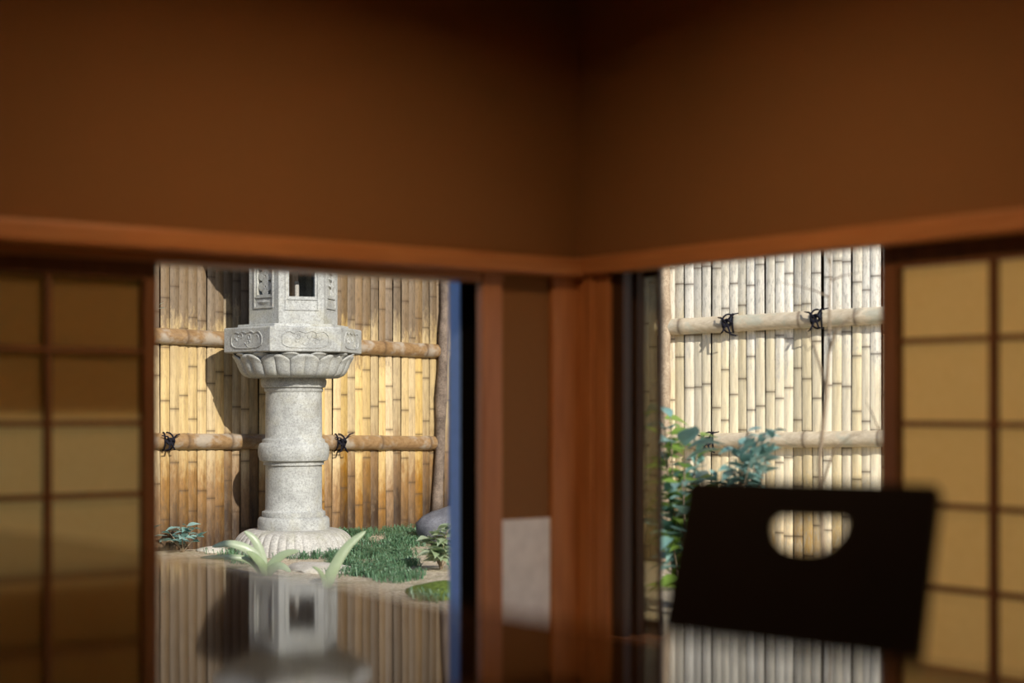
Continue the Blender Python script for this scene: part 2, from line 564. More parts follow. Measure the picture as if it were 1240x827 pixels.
mb.obox((p0 + p1) / 2 + UR * 0.05 + Vector((0, 0, CEIL / 2)), (p1 - p0) / 2, UR * 0.05, Vector((0, 0, CEIL / 2)))
tag(mb.build('wall_rear', PLASTER, loc=p0), 'plaster wall behind the camera on the right side', None, None, 'structure')


def trim(n, label, m, mat, bevel=0.004):
    return tag(m.build('trim_%d' % n, mat, loc=CORNER, bevel=bevel), label, None, None, 'structure')


trim(1, 'long cedar beam across the left wall above the window', MB().wbox(UL, OL, -0.028, L_LEN, -0.055, 0.03, Z_NB, Z_NT), CEDAR_H, 0.009)
trim(2, 'long cedar beam across the right wall above the window', MB().wbox(UR, OR, -0.028, R_LEN, -0.028, 0.03, Z_NB + 0.006, Z_NT + 0.004), CEDAR_H, 0.006)
trim(3, 'dark grooved lintel under the left beam', MB().wbox(UL, OL, s_jamb0 - 0.01, l_end + 0.03, 0.0, 0.13, Z_K, Z_NB + 0.025), CEDAR_H)
trim(4, 'grooved lintel under the right beam', MB().wbox(UR, OR, r_post, r_end + 0.03, 0.0, 0.13, Z_NB + 0.032, Z_NB + 0.06), CEDAR_H)
mb = MB()
mb.wbox(UL, OL, -0.14, s_post, -0.006, 0.135, -0.01, Z_NB + 0.01)
trim(5, 'square cedar corner post between the two windows', mb, CEDAR, 0.006)
r_face = sr(719)
trim(6, 'cedar facing of the corner post on the right wall', MB().wbox(UR, OR, 0.0, r_face, -0.008, 0.10, -0.01, Z_NB + 0.01), CEDAR, 0.005)
trim(7, 'narrow cedar jamb at the right of the left window', MB().wbox(UL, OL, s_jamb0, s_jamb1, -0.004, 0.03, -0.01, Z_NB + 0.01), CEDAR, 0.004)
trim(8, 'thin jamb strip beside the corner post on the right wall', MB().wbox(UR, OR, r_face, r_post, 0.004, 0.10, -0.01, Z_NB + 0.01), CEDAR, 0.003)
trim(9, 'wooden sill track under the left window', MB().wbox(UL, OL, s_jamb0, l_end + 0.03, 0.0, 0.13, -0.10, 0.012), CEDAR_H)
trim(10, 'wooden sill track under the right window', MB().wbox(UR, OR, r_post, r_end + 0.03, 0.0, 0.13, -0.10, 0.012), CEDAR_H)


# ------------------------------------------------------------------ shoji screens
def shoji(u, o, s0, width, w, ztop, rows, cols, stile, rail_top, rail_bot, label, bar=0.016):
    """rows: heights of the horizontal bars; cols: distances of the vertical bars from s0"""
    base = CORNER + u * (s0 + width / 2) + o * (w + 0.015)
    base.z = 0.012
    t = empty('shoji_screen', base, label, 'sliding screen', 'shoji screens')
    z0, z1 = 0.012, ztop
    for a, b in ((s0, s0 + stile), (s0 + width - stile, s0 + width)):
        MB().wbox(u, o, a, b, w, w + 0.03, z0, z1).build('stile', SHOJIWOOD, t, bevel=0.003)
    MB().wbox(u, o, s0 + stile, s0 + width - stile, w, w + 0.03, rail_top, z1).build('rail', SHOJIWOOD, t, bevel=0.003)
    MB().wbox(u, o, s0 + stile, s0 + width - stile, w, w + 0.03, z0, rail_bot).build('rail', SHOJIWOOD, t, bevel=0.003)
    for c in cols:
        MB().wbox(u, o, s0 + c - bar / 2, s0 + c + bar / 2, w + 0.004, w + 0.024, rail_bot, rail_top).build('muntin', SHOJIWOOD, t)
    for r in rows:
        MB().wbox(u, o, s0 + stile, s0 + width - stile, w + 0.008, w + 0.0235, r - bar * 0.42, r + bar * 0.42).build('muntin', SHOJIWOOD, t)
    cs = [stile] + list(cols) + [width - stile]
    rs = [rail_bot] + sorted(rows) + [rail_top]
    for i in range(len(cs) - 1):
        for j in range(len(rs) - 1):
            MB().wbox(u, o, s0 + cs[i] - 0.003 * (i == 0), s0 + cs[i + 1] - 0.0004, w + 0.0245, w + 0.0255, rs[j], rs[j + 1] - 0.0004).build('paper_pane', PAPER, t)
    return t


def zl(py, px, w):                      # height on the left wall
    p = CORNER + UL * sl(px, w) + OL * w
    return EYE - (py - HORIZON) / FPX * p.y


def zr(py, px, w):
    p = CORNER + UR * sr(px, w) + OR * w
    return EYE - (py - HORIZON) / FPX * p.y


wS = 0.03
st_l = sl(174, wS) - sl(191, wS)
c1 = sl(60, wS) - s_sho_l
pitch = c1 - st_l
shoji(UL, OL, s_sho_l, 4 * pitch + 2 * st_l, wS, Z_NB + 0.012,
      [zl(425, 175, wS), zl(512, 175, wS), zl(598, 175, wS), zl(684, 175, wS)], [st_l + pitch * k for k in (1, 2, 3)], st_l, zl(338, 175, wS), 0.08,
      'dim paper shoji screen with dark lattice left of the stone lantern view')
st_r = sr(1086, wS) - sr(1066, wS)
c1 = sr(1199, wS) - r_sho
pitch = c1 - st_r
shoji(UR, OR, r_sho, 4 * pitch + 2 * st_r, wS, Z_NB + 0.012,
      [zr(413, 1090, wS), zr(513, 1090, wS), zr(610, 1090, wS), zr(708, 1090, wS)], [st_r + pitch * k for k in (1, 2, 3)], st_r, zr(324, 1090, wS), 0.062,
      'amber lit paper shoji screen behind the black chair on the right')


# unseen blind added outside the upper half of the left shoji: it dims the paper above its lower edge
zb_ = zl(498, 120, 0.08)
blind = empty('dimming_blind', CORNER + UL * (s_sho_l + 0.66) + OL * 0.08 + Vector((0, 0, zb_)), 'unseen reed blind added outside the left shoji to dim its upper paper', 'blind')
z = zb_
while z < Z_K - 0.03:
    MB().wbox(UL, OL, s_sho_l + 0.02, l_end - 0.02, 0.074, 0.082, z, z + 0.0185).build('dimming_slat', DIMMING_REED, blind)
    z += 0.019
for q in (0.15, 0.65, 1.15):
    MB().wbox(UL, OL, s_sho_l + q, s_sho_l + q + 0.01, 0.0825, 0.085, zb_, z).build('binding_cord', ROPE, blind)
MB().wbox(UL, OL, s_sho_l + 0.01, l_end - 0.01, 0.072, 0.09, z, Z_K - 0.001).build('hanging_bar', DARKWOOD, blind)

# ------------------------------------------------------------------ sliding glass doors stacked beside the openings
def glass_door(n, u, o, s0, s1, w0, w1, stile_w, frame, edge, pane, label, z1):
    d = empty('door_%d' % n, CORNER + u * (s0 + s1) / 2 + o * (w0 + w1) / 2, label, None, None, 'structure')
    near, far = (s1, s0)
    MB().wbox(u, o, near - stile_w, near - 0.004, w0, w1, 0.012, z1).build('stile', frame, d)
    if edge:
        MB().wbox(u, o, near - 0.0035, near, w0 + 0.001, w1, 0.012, z1).build('sky_tint_edge', edge, d)['label'] = 'door edge with the blue of sky light put into its colour'
    MB().wbox(u, o, far, far + stile_w, w0, w1, 0.012, z1).build('stile', frame, d)
    MB().wbox(u, o, far + stile_w, near - stile_w, w0, w1, z1 - 0.05, z1).build('rail', frame, d)
    MB().wbox(u, o, far + stile_w, near - stile_w, w0, w1, 0.012, 0.09).build('rail', frame, d)
    wm = (w0 + w1) / 2
    MB().wbox(u, o, far + stile_w, near - stile_w, wm - 0.002, wm + 0.002, 0.09, z1 - 0.05).build('pane', pane, d)
    return d


ZD = Z_K - 0.002
ZDR = Z_NB + 0.036
dn = sl(557, 0.145)
glass_door(1, UL, OL, sl(655, 0.145), dn, 0.145, 0.20, sl(557, .145) - sl(580, .145), BLACK, ALU_SKY_TINT, GLASS, 'black framed sliding glass door pushed aside at the left window', ZD + 0.03)


def glass_door_r(n, s0, s1, w0, w1, stile_a, stile_b, frame, pane, label, z1):
    d = empty('door_%d' % n, CORNER + UR * (s0 + s1) / 2 + OR * (w0 + w1) / 2, label, None, None, 'structure')
    if stile_a:
        MB().wbox(UR, OR, s0, s0 + stile_a, w0, w1, 0.012, z1).build('stile', frame, d)
    if stile_b:
        MB().wbox(UR, OR, s1 - stile_b, s1, w0, w1, 0.012, z1).build('stile', frame, d)
    MB().wbox(UR, OR, s0 + stile_a, s1 - stile_b, w0, w1, z1 - 0.04, z1).build('rail', frame, d)
    MB().wbox(UR, OR, s0 + stile_a, s1 - stile_b, w0, w1, 0.012, 0.05).build('rail', frame, d)
    wm = (w0 + w1) / 2
    MB().wbox(UR, OR, s0 + stile_a, s1 - stile_b, wm - 0.002, wm + 0.002, 0.05, z1 - 0.04).build('pane', pane, d)
    return d


glass_door_r(2, sr(700, 0.02), sr(755, 0.02), 0.02, 0.05, 0.0, sr(755, .02) - sr(737, .02), DARKWOOD, GLASS, 'dark stile of the sliding door beside the corner post', ZDR)
glass_door_r(3, sr(700, 0.07), sr(772, 0.07), 0.07, 0.10, 0.0, sr(772, .07) - sr(752, .07), DARKWOOD, GLASS, 'second dark door stile behind the first at the right window', ZDR)
glass_door_r(4, sr(745, 0.115), sr(799, 0.115), 0.112, 0.125, 0.0, 0.006, DARKWOOD, SCREEN, 'olive grey mesh screen door at the left edge of the right window', ZDR)

# ------------------------------------------------------------------ low table
HC = 0.23
Z_T = EYE - HC
edge_px = [(-60, 635), (60, 648), (194, 667), (350, 695), (535, 728), (650, 748), (783, 767), (955, 789), (1085, 806), (1200, 822), (1330, 840)]
edge = []
for x, y in edge_px:
    Y = FPX * HC / (y - HORIZON)
    edge.append(Vector(((x - CX) / FPX * Y, Y, 0)))
inn = Vector((-0.79, -0.61, 0))
DEPTH = 0.95
ring = edge + [edge[-1] + inn * DEPTH, edge[0] + inn * DEPTH]
# smooth the live edge
def chaikin(p):
    q = [p[0]]
    for a, b in zip(p, p[1:]):
        q += [a * 0.75 + b * 0.25, a * 0.25 + b * 0.75]
    return q + [p[-1]]
sm = chaikin(chaikin(edge))
ring = sm + [edge[-1] + inn * DEPTH, edge[0] + inn * DEPTH]
mid = sum(ring, Vector()) / len(ring)
table = empty('low_table', (mid.x, mid.y, 0), 'glossy dark brown low table mirroring the lantern and bamboo', 'table')
m = MB()
n = len(ring)
vs = [Vector((p.x, p.y, z)) for z in (Z_T - 0.045, Z_T) for p in ring]
m.add(vs, [tuple(range(n))[::-1], tuple(range(n, 2 * n))] + [(i, (i + 1) % n, n + (i + 1) % n, n + i) for i in range(n)])
m.build('tabletop', TABLE, table, bevel=0.004, seg=3)
cor = [edge[1], edge[-2], edge[-2] + inn * DEPTH, edge[1] + inn * DEPTH]
for p in cor:
    q = p + (mid - p) * 0.14
    MB().box((q.x - 0.035, q.y - 0.035, 0), (q.x + 0.035, q.y + 0.035, Z_T - 0.045)).build('leg', TABLE, table, bevel=0.004)
for a, b in ((0, 1), (1, 2), (2, 3), (3, 0)):
    p, q = [x + (mid - x) * 0.14 for x in (cor[a], cor[b])]
    d = (q - p).normalized() * 0.037
    mm = (p + q) / 2; mm.z = Z_T - 0.045 - 0.03
    side = Vector((-d.y, d.x, 0)).normalized() * 0.012
    MB().obox(mm, (q - p) / 2 - d, side, Vector((0, 0, 0.0295))).build('apron', TABLE, table)

# ------------------------------------------------------------------ low chair
TL, TR = Vector((0.290, 2.62, EYE - 0.124)), Vector((0.6470, 2.42, EYE - 0.124))
ac = (TR - TL).normalized()
nf = Vector((-0.498, -0.867, 0)).normalized()
lean = 0.45
dn_ = (Vector((0, 0, -1)) + nf * lean).normalized()      # down along the backrest
bn = ac.cross(dn_).normalized()                           # backrest normal
if bn.dot(nf) < 0: bn = -bn
topc = (TL + TR) / 2
BW, BLEN = (TR - TL).length, 0.40
chair_base = topc + nf * (lean * 0.38 + 0.2); chair_base.z = 0
chair = empty('low_chair', chair_base, 'black lacquered low chair with half-moon hand hole in its back', 'chair')


def plate(outline, hole, org, ax, ay, an, th):
    bm = bmesh.new()
    ed = []
    for loop in ([outline] + ([hole] if hole else [])):
        vv = [bm.verts.new(org + ax * a + ay * b - an * th / 2) for a, b in loop]
        ed += [bm.edges.new((vv[i], vv[(i + 1) % len(vv)])) for i in range(len(vv))]
    r = bmesh.ops.triangle_fill(bm, use_beauty=True, use_dissolve=False, edges=ed)
    fs = [f for f in r['geom'] if isinstance(f, bmesh.types.BMFace)]
    e = bmesh.ops.extrude_face_region(bm, geom=fs)
    for v in e['geom']:
        if isinstance(v, bmesh.types.BMVert): v.co += an * th
    bmesh.ops.recalc_face_normals(bm, faces=bm.faces)
    mbx = MB()
    bm.verts.index_update()
    mbx.add([v.co.copy() for v in bm.verts], [tuple(v.index for v in f.verts) for f in bm.faces])
    bm.free()
    return mbx


def rrect(x0, y0, x1, y1, r, n=6):
    out = []
    for cx, cy, a0 in ((x1 - r, y0 + r, -pi / 2), (x1 - r, y1 - r, 0), (x0 + r, y1 - r, pi / 2), (x0 + r, y0 + r, pi)):
        for k in range(n + 1):
            t = a0 + pi / 2 * k / n
            out.append((cx + r * cos(t), cy + r * sin(t)))
    return out


hw, hh, h0 = 0.060, 0.061, 0.055
HX = 0.007
hole = [(-hw + 0.008 + HX, h0), (hw - 0.008 + HX, h0)]
hole += [(HX + (hw * cos(t) ** 0.8 if cos(t) >= 0 else -hw * abs(cos(t)) ** 0.8), h0 + 0.010 + (hh - 0.010) * sin(t)) for t in [pi * k / 16 for k in range(17)]]
plate(rrect(-BW / 2, 0, BW / 2, BLEN, 0.014), hole, topc, ac, dn_, bn, 0.02).build('backrest', LACQUER, chair, bevel=0.004, seg=3)
seat_o = topc + dn_ * (BLEN - 0.012)
sn = Vector((0, 0, 1))
plate(rrect(-BW / 2, -0.01, BW / 2, 0.42, 0.03), None, seat_o, ac, nf, sn, 0.022).build('seat', LACQUER, chair, bevel=0.004)
zs = seat_o.z - 0.011
for s in (-1, 1):
    for k in (0.04, 0.37):
        p = seat_o + ac * s * (BW / 2 - 0.04) + nf * k
        m = MB(); m.obox((p.x, p.y, (zs + 0.024) / 2), ac * 0.016, nf * 0.016, Vector((0, 0, (zs - 0.024) / 2)))
        m.build('leg', LACQUER, chair, bevel=0.003)
    p = seat_o + ac * s * (BW / 2 - 0.04) + nf * 0.205
    MB().obox((p.x, p.y, 0.013), ac * 0.018, nf * 0.215, Vector((0, 0, 0.011))).build('runner', LACQUER, chair, bevel=0.003)

# ------------------------------------------------------------------ garden ground
def gz(x, y):
    """ground height"""
    d = y - 8.6
    return EYE - 0.825 + 0.035 * max(0, min(1, (y - 8.7) / 0.8)) + 0.012 * sin(x * 3.1 + 1) * cos(y * 2.3) + 0.006 * sin(x * 9 + y * 7)


m = MB()
NX, NY = 90, 70
X0, X1, Y0, Y1 = -6.0, 8.0, 1.5, 14.5
vs = [(X0 + (X1 - X0) * i / NX, Y0 + (Y1 - Y0) * j / NY, 0) for j in range(NY + 1) for i in range(NX + 1)]
vs = [(x, y, gz(x, y)) for x, y, _ in vs]
inside = lambda p: (Vector((p[0], p[1], 0)) - CORNER).dot(OL) < 0.1 and (Vector((p[0], p[1], 0)) - CORNER).dot(OR) < 0.1
vs = [(x, y, z - (0.09 if inside((x, y)) else 0)) for x, y, z in vs]
fs = [(j * (NX + 1) + i, j * (NX + 1) + i + 1, (j + 1) * (NX + 1) + i + 1, (j + 1) * (NX + 1) + i) for j in range(NY) for i in range(NX)]
m.add(vs, fs)
tag(m.build('ground', SOIL, loc=(0, 8, -0.08), smooth=True), 'sandy garden soil in front of the bamboo fences', None, None, 'structure')

# ------------------------------------------------------------------ bamboo fences
def strip_mesh(name, mat, width, z0, z1, seed, depth):
    """one split cane: shallow arc in section, node rings at uneven heights; built around its own foot"""
    R = random.Random(seed)
    lv = [(0.0, 1.0, 0.0)]
    z = R.uniform(0.06, 0.34)
    while z < z1 - z0 - 0.06:
        lv += [(z - 0.020, 1.0, 0.0), (z - 0.007, 1.03, 0.35), (z, 0.93, 1.0), (z + 0.007, 1.03, 0.2), (z + 0.02, 1.0, 0.0)]
        z += R.uniform(0.24, 0.40)
    lv.append((z1 - z0, 1.0, 0.0))
    m = MB(); vs, fs, mk = [], [], []
    n = 5
    bow = R.uniform(-0.004, 0.004)
    for h, k, a in lv:
        t = h / (z1 - z0)
        wob = bow * sin(pi * t * 1.5 + seed)
        wd = width * (1.03 - 0.05 * t)
        for i in range(n):
            q = -1 + 2 * i / (n - 1)
            vs.append((q * wd / 2 + wob, -depth * k * sqrt(max(0, 1 - (q * 0.97) ** 2)) - 0.002, h)); mk.append(a)
    for j in range(len(lv) - 1):
        for i in range(n - 1):
            fs.append((j * n + i, j * n + i + 1, (j + 1) * n + i + 1, (j + 1) * n + i))
    m.add(vs, fs, mk)
    return m


def rail_tube(p, q, r, seed, npitch=0.33):
    R = random.Random(seed)
    p, q = Vector(p), Vector(q)
    L = (q - p).length
    ts, rs, mk = [0.0], [r], [0.0]
    s = R.uniform(0.08, 0.25)
    while s < L - 0.05:
        ts += [s - 0.03, s - 0.012, s, s + 0.012, s + 0.03]
        rs += [r, r * 1.05, r * 0.99, r * 1.06, r]
        mk += [0, 0.15, 1, 0.3, 0]
        s += R.uniform(0.85, 1.2) * npitch
    ts.append(L); rs.append(r); mk.append(0)
    d = (q - p) / L
    return MB().tube([p + d * t for t in ts], rs, 14, True, mk)


def rope_tie(c, axis, front, r, seed):
    """rope wound round a rail and knotted in front"""
    R = random.Random(seed)
    c, axis, front = Vector(c), Vector(axis).normalized(), Vector(front).normalized()
    up = axis.cross(front).normalized()
    if up.z < 0: up = -up
    m = MB()
    for k in (-1, 1):
        pts = []
        for i in range(17):
            t = 2 * pi * i / 16
            pts.append(c + axis * (k * 0.012 + k * 0.016 * cos(t)) + (front * cos(t) + up * sin(t)) * (r + 0.005))
        m.tube(pts, 0.0048, 5, False)
    kn = c + front * (r + 0.014)
    pts = [kn + axis * 0.022 * cos(t) + up * (0.016 * sin(t)) + front * 0.008 * sin(2 * t) for t in [2 * pi * i / 12 for i in range(13)]]
    m.tube(pts, 0.0075, 5, False)
    for sx, sy in ((1, 1), (-0.8, 0.7), (0.6, -1.2), (-0.5, -1.1)):
        l = R.uniform(0.05, 0.085)
        pts = [kn, kn + axis * sx * l * 0.5 + up * sy * l * 0.6 + front * 0.012, kn + axis * sx * l + up * sy * l * 0.7 - front * 0.004]
        m.tube(pts, [0.006, 0.005, 0.003], 5)
    return m


def fence(name, p0, d, n_strips, pitch, back, zb, zt, mat, variants, label, rails, post, seed, depth):
    """p0: foot of the first strip, d: direction along the fence, back: unit vector away from the house"""
    R = random.Random(seed)
    root = empty(name, (p0.x, p0.y, 0), label, 'fence', 'bamboo fences')
    yaw = atan2(d.y, d.x)
    if (Matrix.Rotation(yaw, 3, 'Z') @ Vector((0, 1, 0))).dot(back) < 0: yaw += pi
    protos = []
    for k in range(variants):
        w = pitch * R.uniform(0.95, 1.03)
        m = strip_mesh('bamboo_strip', mat, w, zb, zt, seed * 50 + k, depth)
        protos.append(m.mesh('bamboo_strip', mat, (0, 0, 0), 60))
    base = bpy.data.objects.new('bamboo_strip', protos[0])
    order = []
    while len(order) < n_strips:
        q = list(range(variants)); R.shuffle(q); order += q
    for i in range(n_strips):
        o = bpy.data.objects.new('bamboo_strip', protos[order[i]])
        p = p0 + d * (i * pitch) - back * R.uniform(0, 0.006) - p0
        o.location = (p.x, p.y, zb + R.uniform(-0.01, 0.01))
        o.rotation_euler = (0, R.uniform(-0.006, 0.006), yaw)
        o.parent = root
        COL.objects.link(o)
    bpy.data.objects.remove(base)
    L = (n_strips - 1) * pitch
    mid_ = p0 + d * L / 2 + back * 0.02
    MB().obox((mid_.x, mid_.y, (zb + zt) / 2), d * (L / 2 + pitch / 2), back * 0.006, Vector((0, 0, (zt - zb) / 2 - 0.01))).build('gap_shade_board', BACKING, root)
    for (a, b, r, ties, rm, sd) in rails:
        ro = rail_tube(a, b, r, sd)
        o = ro.build('rail', rm, root, smooth=60)
        for k, tpos in enumerate(ties):
            rope_tie(tpos, (b - a), -back, r, sd * 9 + k).build('rope_tie', ROPE, o, smooth=60)
    if post:
        a, b, r0, r1, mat_p, pname = post
        pts, rs = [], []
        for k in range(15):
            t = k / 14
            pts.append(a.lerp(b, t) + Vector((R.uniform(-1, 1), R.uniform(-1, 1), 0)) * 0.006)
            rs.append((r0 + (r1 - r0) * t) * R.uniform(0.84, 1.18))
        MB().tube(pts, rs, 9).build('post', mat_p, root, smooth=60)
    return root


LAN = Vector((-1.22, 9.0, 0))                 # lantern axis
FD = Vector((0.741, 0.672, 0)).normalized()   # left fence direction (towards the right)
FB = Vector((-0.672, 0.741, 0)).normalized()  # away from the house
F0 = LAN + FB * 0.46


def on_line(px, org, d):
    a = (px - CX) / FPX
    s = (org.x - a * org.y) / (a * d.y - d.x)
    return org + d * s


def on_fence(px, py, org, d):
    p = on_line(px, org, d)
    p.z = EYE - (py - HORIZON) / FPX * p.y
    return p


PITCH = 0.0585
pr = on_line(566, F0, FD)
NL = 74
pl = pr - FD * (PITCH * (NL - 1))
FL = F0 - FB * 0.020                           # plane of the rail axes
rl1a, rl1b = on_fence(193, 406.5, FL, FD), on_fence(533, 425.5, FL, FD)
rl2a, rl2b = on_fence(193, 534, FL, FD), on_fence(528, 536.5, FL, FD)
ext = lambda a, b, n: a + (a - b).normalized() * n
FP = F0 - FB * 0.05
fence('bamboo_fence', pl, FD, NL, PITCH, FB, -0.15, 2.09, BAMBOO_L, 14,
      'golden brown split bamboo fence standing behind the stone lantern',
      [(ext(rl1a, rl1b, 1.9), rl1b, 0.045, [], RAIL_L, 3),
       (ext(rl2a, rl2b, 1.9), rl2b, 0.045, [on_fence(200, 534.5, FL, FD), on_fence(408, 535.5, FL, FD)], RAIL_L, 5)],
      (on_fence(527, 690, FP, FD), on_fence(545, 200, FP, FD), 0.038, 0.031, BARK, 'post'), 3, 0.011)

RD = Vector((-0.866, 0.5, 0)).normalized()  # right fence direction (towards the left)
RB = Vector((0.5, 0.866, 0)).normalized()
R0 = Vector((0.1615 * 8.2, 8.2, 0))
pa = on_line(772, R0, RD)
NR = 84
PR = 0.0500
RPl = R0 - RB * 0.030
rr1a, rr1b = on_fence(813, 396, RPl, RD), on_fence(1064, 382, RPl, RD)
rr2a, rr2b = on_fence(820, 534.5, RPl, RD), on_fence(1065, 531, RPl, RD)
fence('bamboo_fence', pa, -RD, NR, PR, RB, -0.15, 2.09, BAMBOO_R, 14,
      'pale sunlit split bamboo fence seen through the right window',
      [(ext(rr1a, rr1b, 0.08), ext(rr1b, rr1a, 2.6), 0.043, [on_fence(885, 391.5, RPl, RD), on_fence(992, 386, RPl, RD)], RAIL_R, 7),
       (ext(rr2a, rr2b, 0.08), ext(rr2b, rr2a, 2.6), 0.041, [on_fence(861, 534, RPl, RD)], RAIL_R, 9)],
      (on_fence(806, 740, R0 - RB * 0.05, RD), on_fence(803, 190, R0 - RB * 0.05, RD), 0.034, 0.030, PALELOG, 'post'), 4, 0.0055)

# short return that closes the corner between the two fences (beside the picture, behind the corner post)
ca, cb = pr + FD * 0.05, pa + RB * 0.03
cd = (cb - ca); cl = cd.length; cd = cd.normalized()
cbk = Vector((-cd.y, cd.x, 0))
nc = int(cl / PITCH) - 2
zz = lambda p, z: Vector((p.x, p.y, z)) - cbk * 0.02
fence('bamboo_fence', ca + cd * 0.03, cd, nc, PITCH, cbk, -0.15, 2.09, BAMBOO_L, 6,
      'short bamboo fence closing the hidden corner between the golden and the pale fence',
      [(zz(ca + cd * 0.06, 1.02), zz(cb - cd * 0.16, 1.02), 0.04, [], RAIL_L, 11), (zz(ca + cd * 0.06, 0.47), zz(cb - cd * 0.16, 0.47), 0.04, [], RAIL_L, 13)],
      None, 6, 0.011)

# ------------------------------------------------------------------ stone lantern
PM = FPX / 9.0                                 # pixels per metre at the lantern
zy = lambda y: EYE - (y - HORIZON) / PM
lan = empty('stone_lantern', (LAN.x, LAN.y, gz(LAN.x, LAN.y)), 'tall grey granite garden lantern with round shaft before the bamboo fence', 'lantern')
NRM = radians(18.7)                            # azimuth of the front face, to the right of -Y


def fdir(k):
    """outward normal of hexagon face k (0 front, 1 to the right, -1 to the left)"""
    a = NRM + k * pi / 3
    return Vector((sin(a), -cos(a), 0))


def hexring(r, z, turn=0.5):
    out = []
    for k in range(6):
        a = NRM + (k + turn) * pi / 3
        out.append(Vector((LAN.x + r * sin(a), LAN.y - r * cos(a), z)))
    return out


def hexloft(m, rings):
    vs, fs = [], []
    for r in rings: vs += r
    for j in range(len(rings) - 1):
        for i in range(6):
            k = (i + 1) % 6
            fs.append((j * 6 + i, j * 6 + k, (j + 1) * 6 + k, (j + 1) * 6 + i))
    fs.append(tuple(range(6))[::-1]); fs.append(tuple((len(rings) - 1) * 6 + i for i in range(6)))
    return m.add(vs, fs)


# base: low dome of ribbed lotus petals
g0 = gz(LAN.x, LAN.y) - 0.03
NRIB = 44
prof = []
for k in range(13):
    t = k / 12
    a = t * pi / 2
    prof.append((0.20 + (0.338 - 0.20) * cos(a) ** 0.75, zy(668) + (zy(640) - zy(668)) * sin(a)))
prof = [(0.315, g0), (0.336, zy(668) - 0.01)] + prof
def rib(r, z, t, j):
    k = min(1, max(0, (r - 0.215) / 0.08)) if j > 0 else 0
    ph = (t * NRIB / (2 * pi)) % 1.0
    return r * (1 + 0.030 * k * (sqrt(abs(sin(pi * ph))) - 0.75))
base = MB().lathe([(r, z) for r, z in prof], (LAN.x, LAN.y, 0), NRIB * 6, rib).build('lotus_base', GRANITE_W, lan, smooth=50)
base['label'] = 'round ribbed lotus foot stone'

# shaft with three collars
P = lambda pts: [(r / PM, zy(y)) for r, y in pts]
sh = [(40, 642), (43, 641), (43.5, 636), (43, 628), (41, 625.5), (38, 625), (38.5, 622), (38, 619), (35.5, 618), (34.2, 616), (34.0, 590), (34.0, 563),
      (36.5, 562.5), (36.5, 559), (38, 558), (41, 557), (42.5, 552), (43, 547), (42.5, 541), (41, 537), (38, 535.5), (37.5, 532), (35, 531), (34.2, 529),
      (34.0, 500), (33.8, 475), (35.2, 474), (35.5, 471), (34.5, 470), (38, 469), (39.5, 465), (39.5, 461), (38, 457.5), (33, 456), (33, 453)]
MB().lathe(P(sh), (LAN.x, LAN.y, 0), 56).build('shaft', GRANITE, lan, smooth=50)

# lotus bowl below the platform: core plus two rings of petals
bowl_p = [(46, 457.3), (52, 456.5), (56, 452), (60, 444), (64, 436), (66, 430), (66, 427)]
bowl = MB().lathe(P(bowl_p), (LAN.x, LAN.y, 0), 48).build('lotus_bowl', GRANITE, lan, smooth=50)


def petal_mesh(lobes, half, r_off, ztop, zbot, curl):
    """one rounded petal, swollen into upright lobes and curling out a little at its arched rim"""
    vs, fs = [], []
    NU, NV = 16, 9
    for j in range(NV + 1):
        v = j / NV
        for i in range(NU + 1):
            u = -1 + 2 * i / NU
            topz = ztop - (ztop - zbot) * 0.26 * abs(u) ** 2.6
            z = zbot + (topz - zbot) * v
            zz = (z - zbot) / (ztop - zbot)
            prof_r = 53.0 + 14.0 * max(0, zz) ** 0.55
            lob = abs(sin(pi * lobes * (u + 1) / 2)) ** 0.6
            fade = min(1, v / 0.15) * (1 - max(0, (v - 0.70) / 0.30) ** 2 * 0.7)
            lip = curl * max(0, (v - 0.70) / 0.30) ** 1.6 * (1 - 0.35 * u * u)
            r = (prof_r + 3.0 * lob * fade + lip + r_off) / PM
            a = u * half
            vs.append((r * sin(a), -r * cos(a), z - LAN.z))
    for j in range(NV):
        for i in range(NU):
            b = j * (NU + 1) + i
            fs.append((b, b + 1, b + NU + 2, b + NU + 1))
    m = MB(); m.add(vs, fs)
    return m


NP = 12
for layer, (lob, half, off, zt_, zb_, cu) in enumerate([(2, pi / NP * 1.0, 0.0, zy(430.5), zy(456.5), 4.5), (1, pi / NP * 0.7, 0.5, zy(428), zy(440), 4.0)]):
    me = petal_mesh(lob, half, off, zt_, zb_, cu).mesh('petal', GRANITE, (0, 0, 0), 50)
    for k in range(NP):
        o = bpy.data.objects.new('petal', me)
        o.parent = bowl
        o.location = Vector((LAN.x, LAN.y, 0)) - world_loc(bowl)
        o.rotation_euler = (0, 0, NRM + (k + 0.5 * layer) * 2 * pi / NP)
        COL.objects.link(o)
        s = o.modifiers.new('thick', 'SOLIDIFY'); s.thickness = 0.008; s.offset = -1

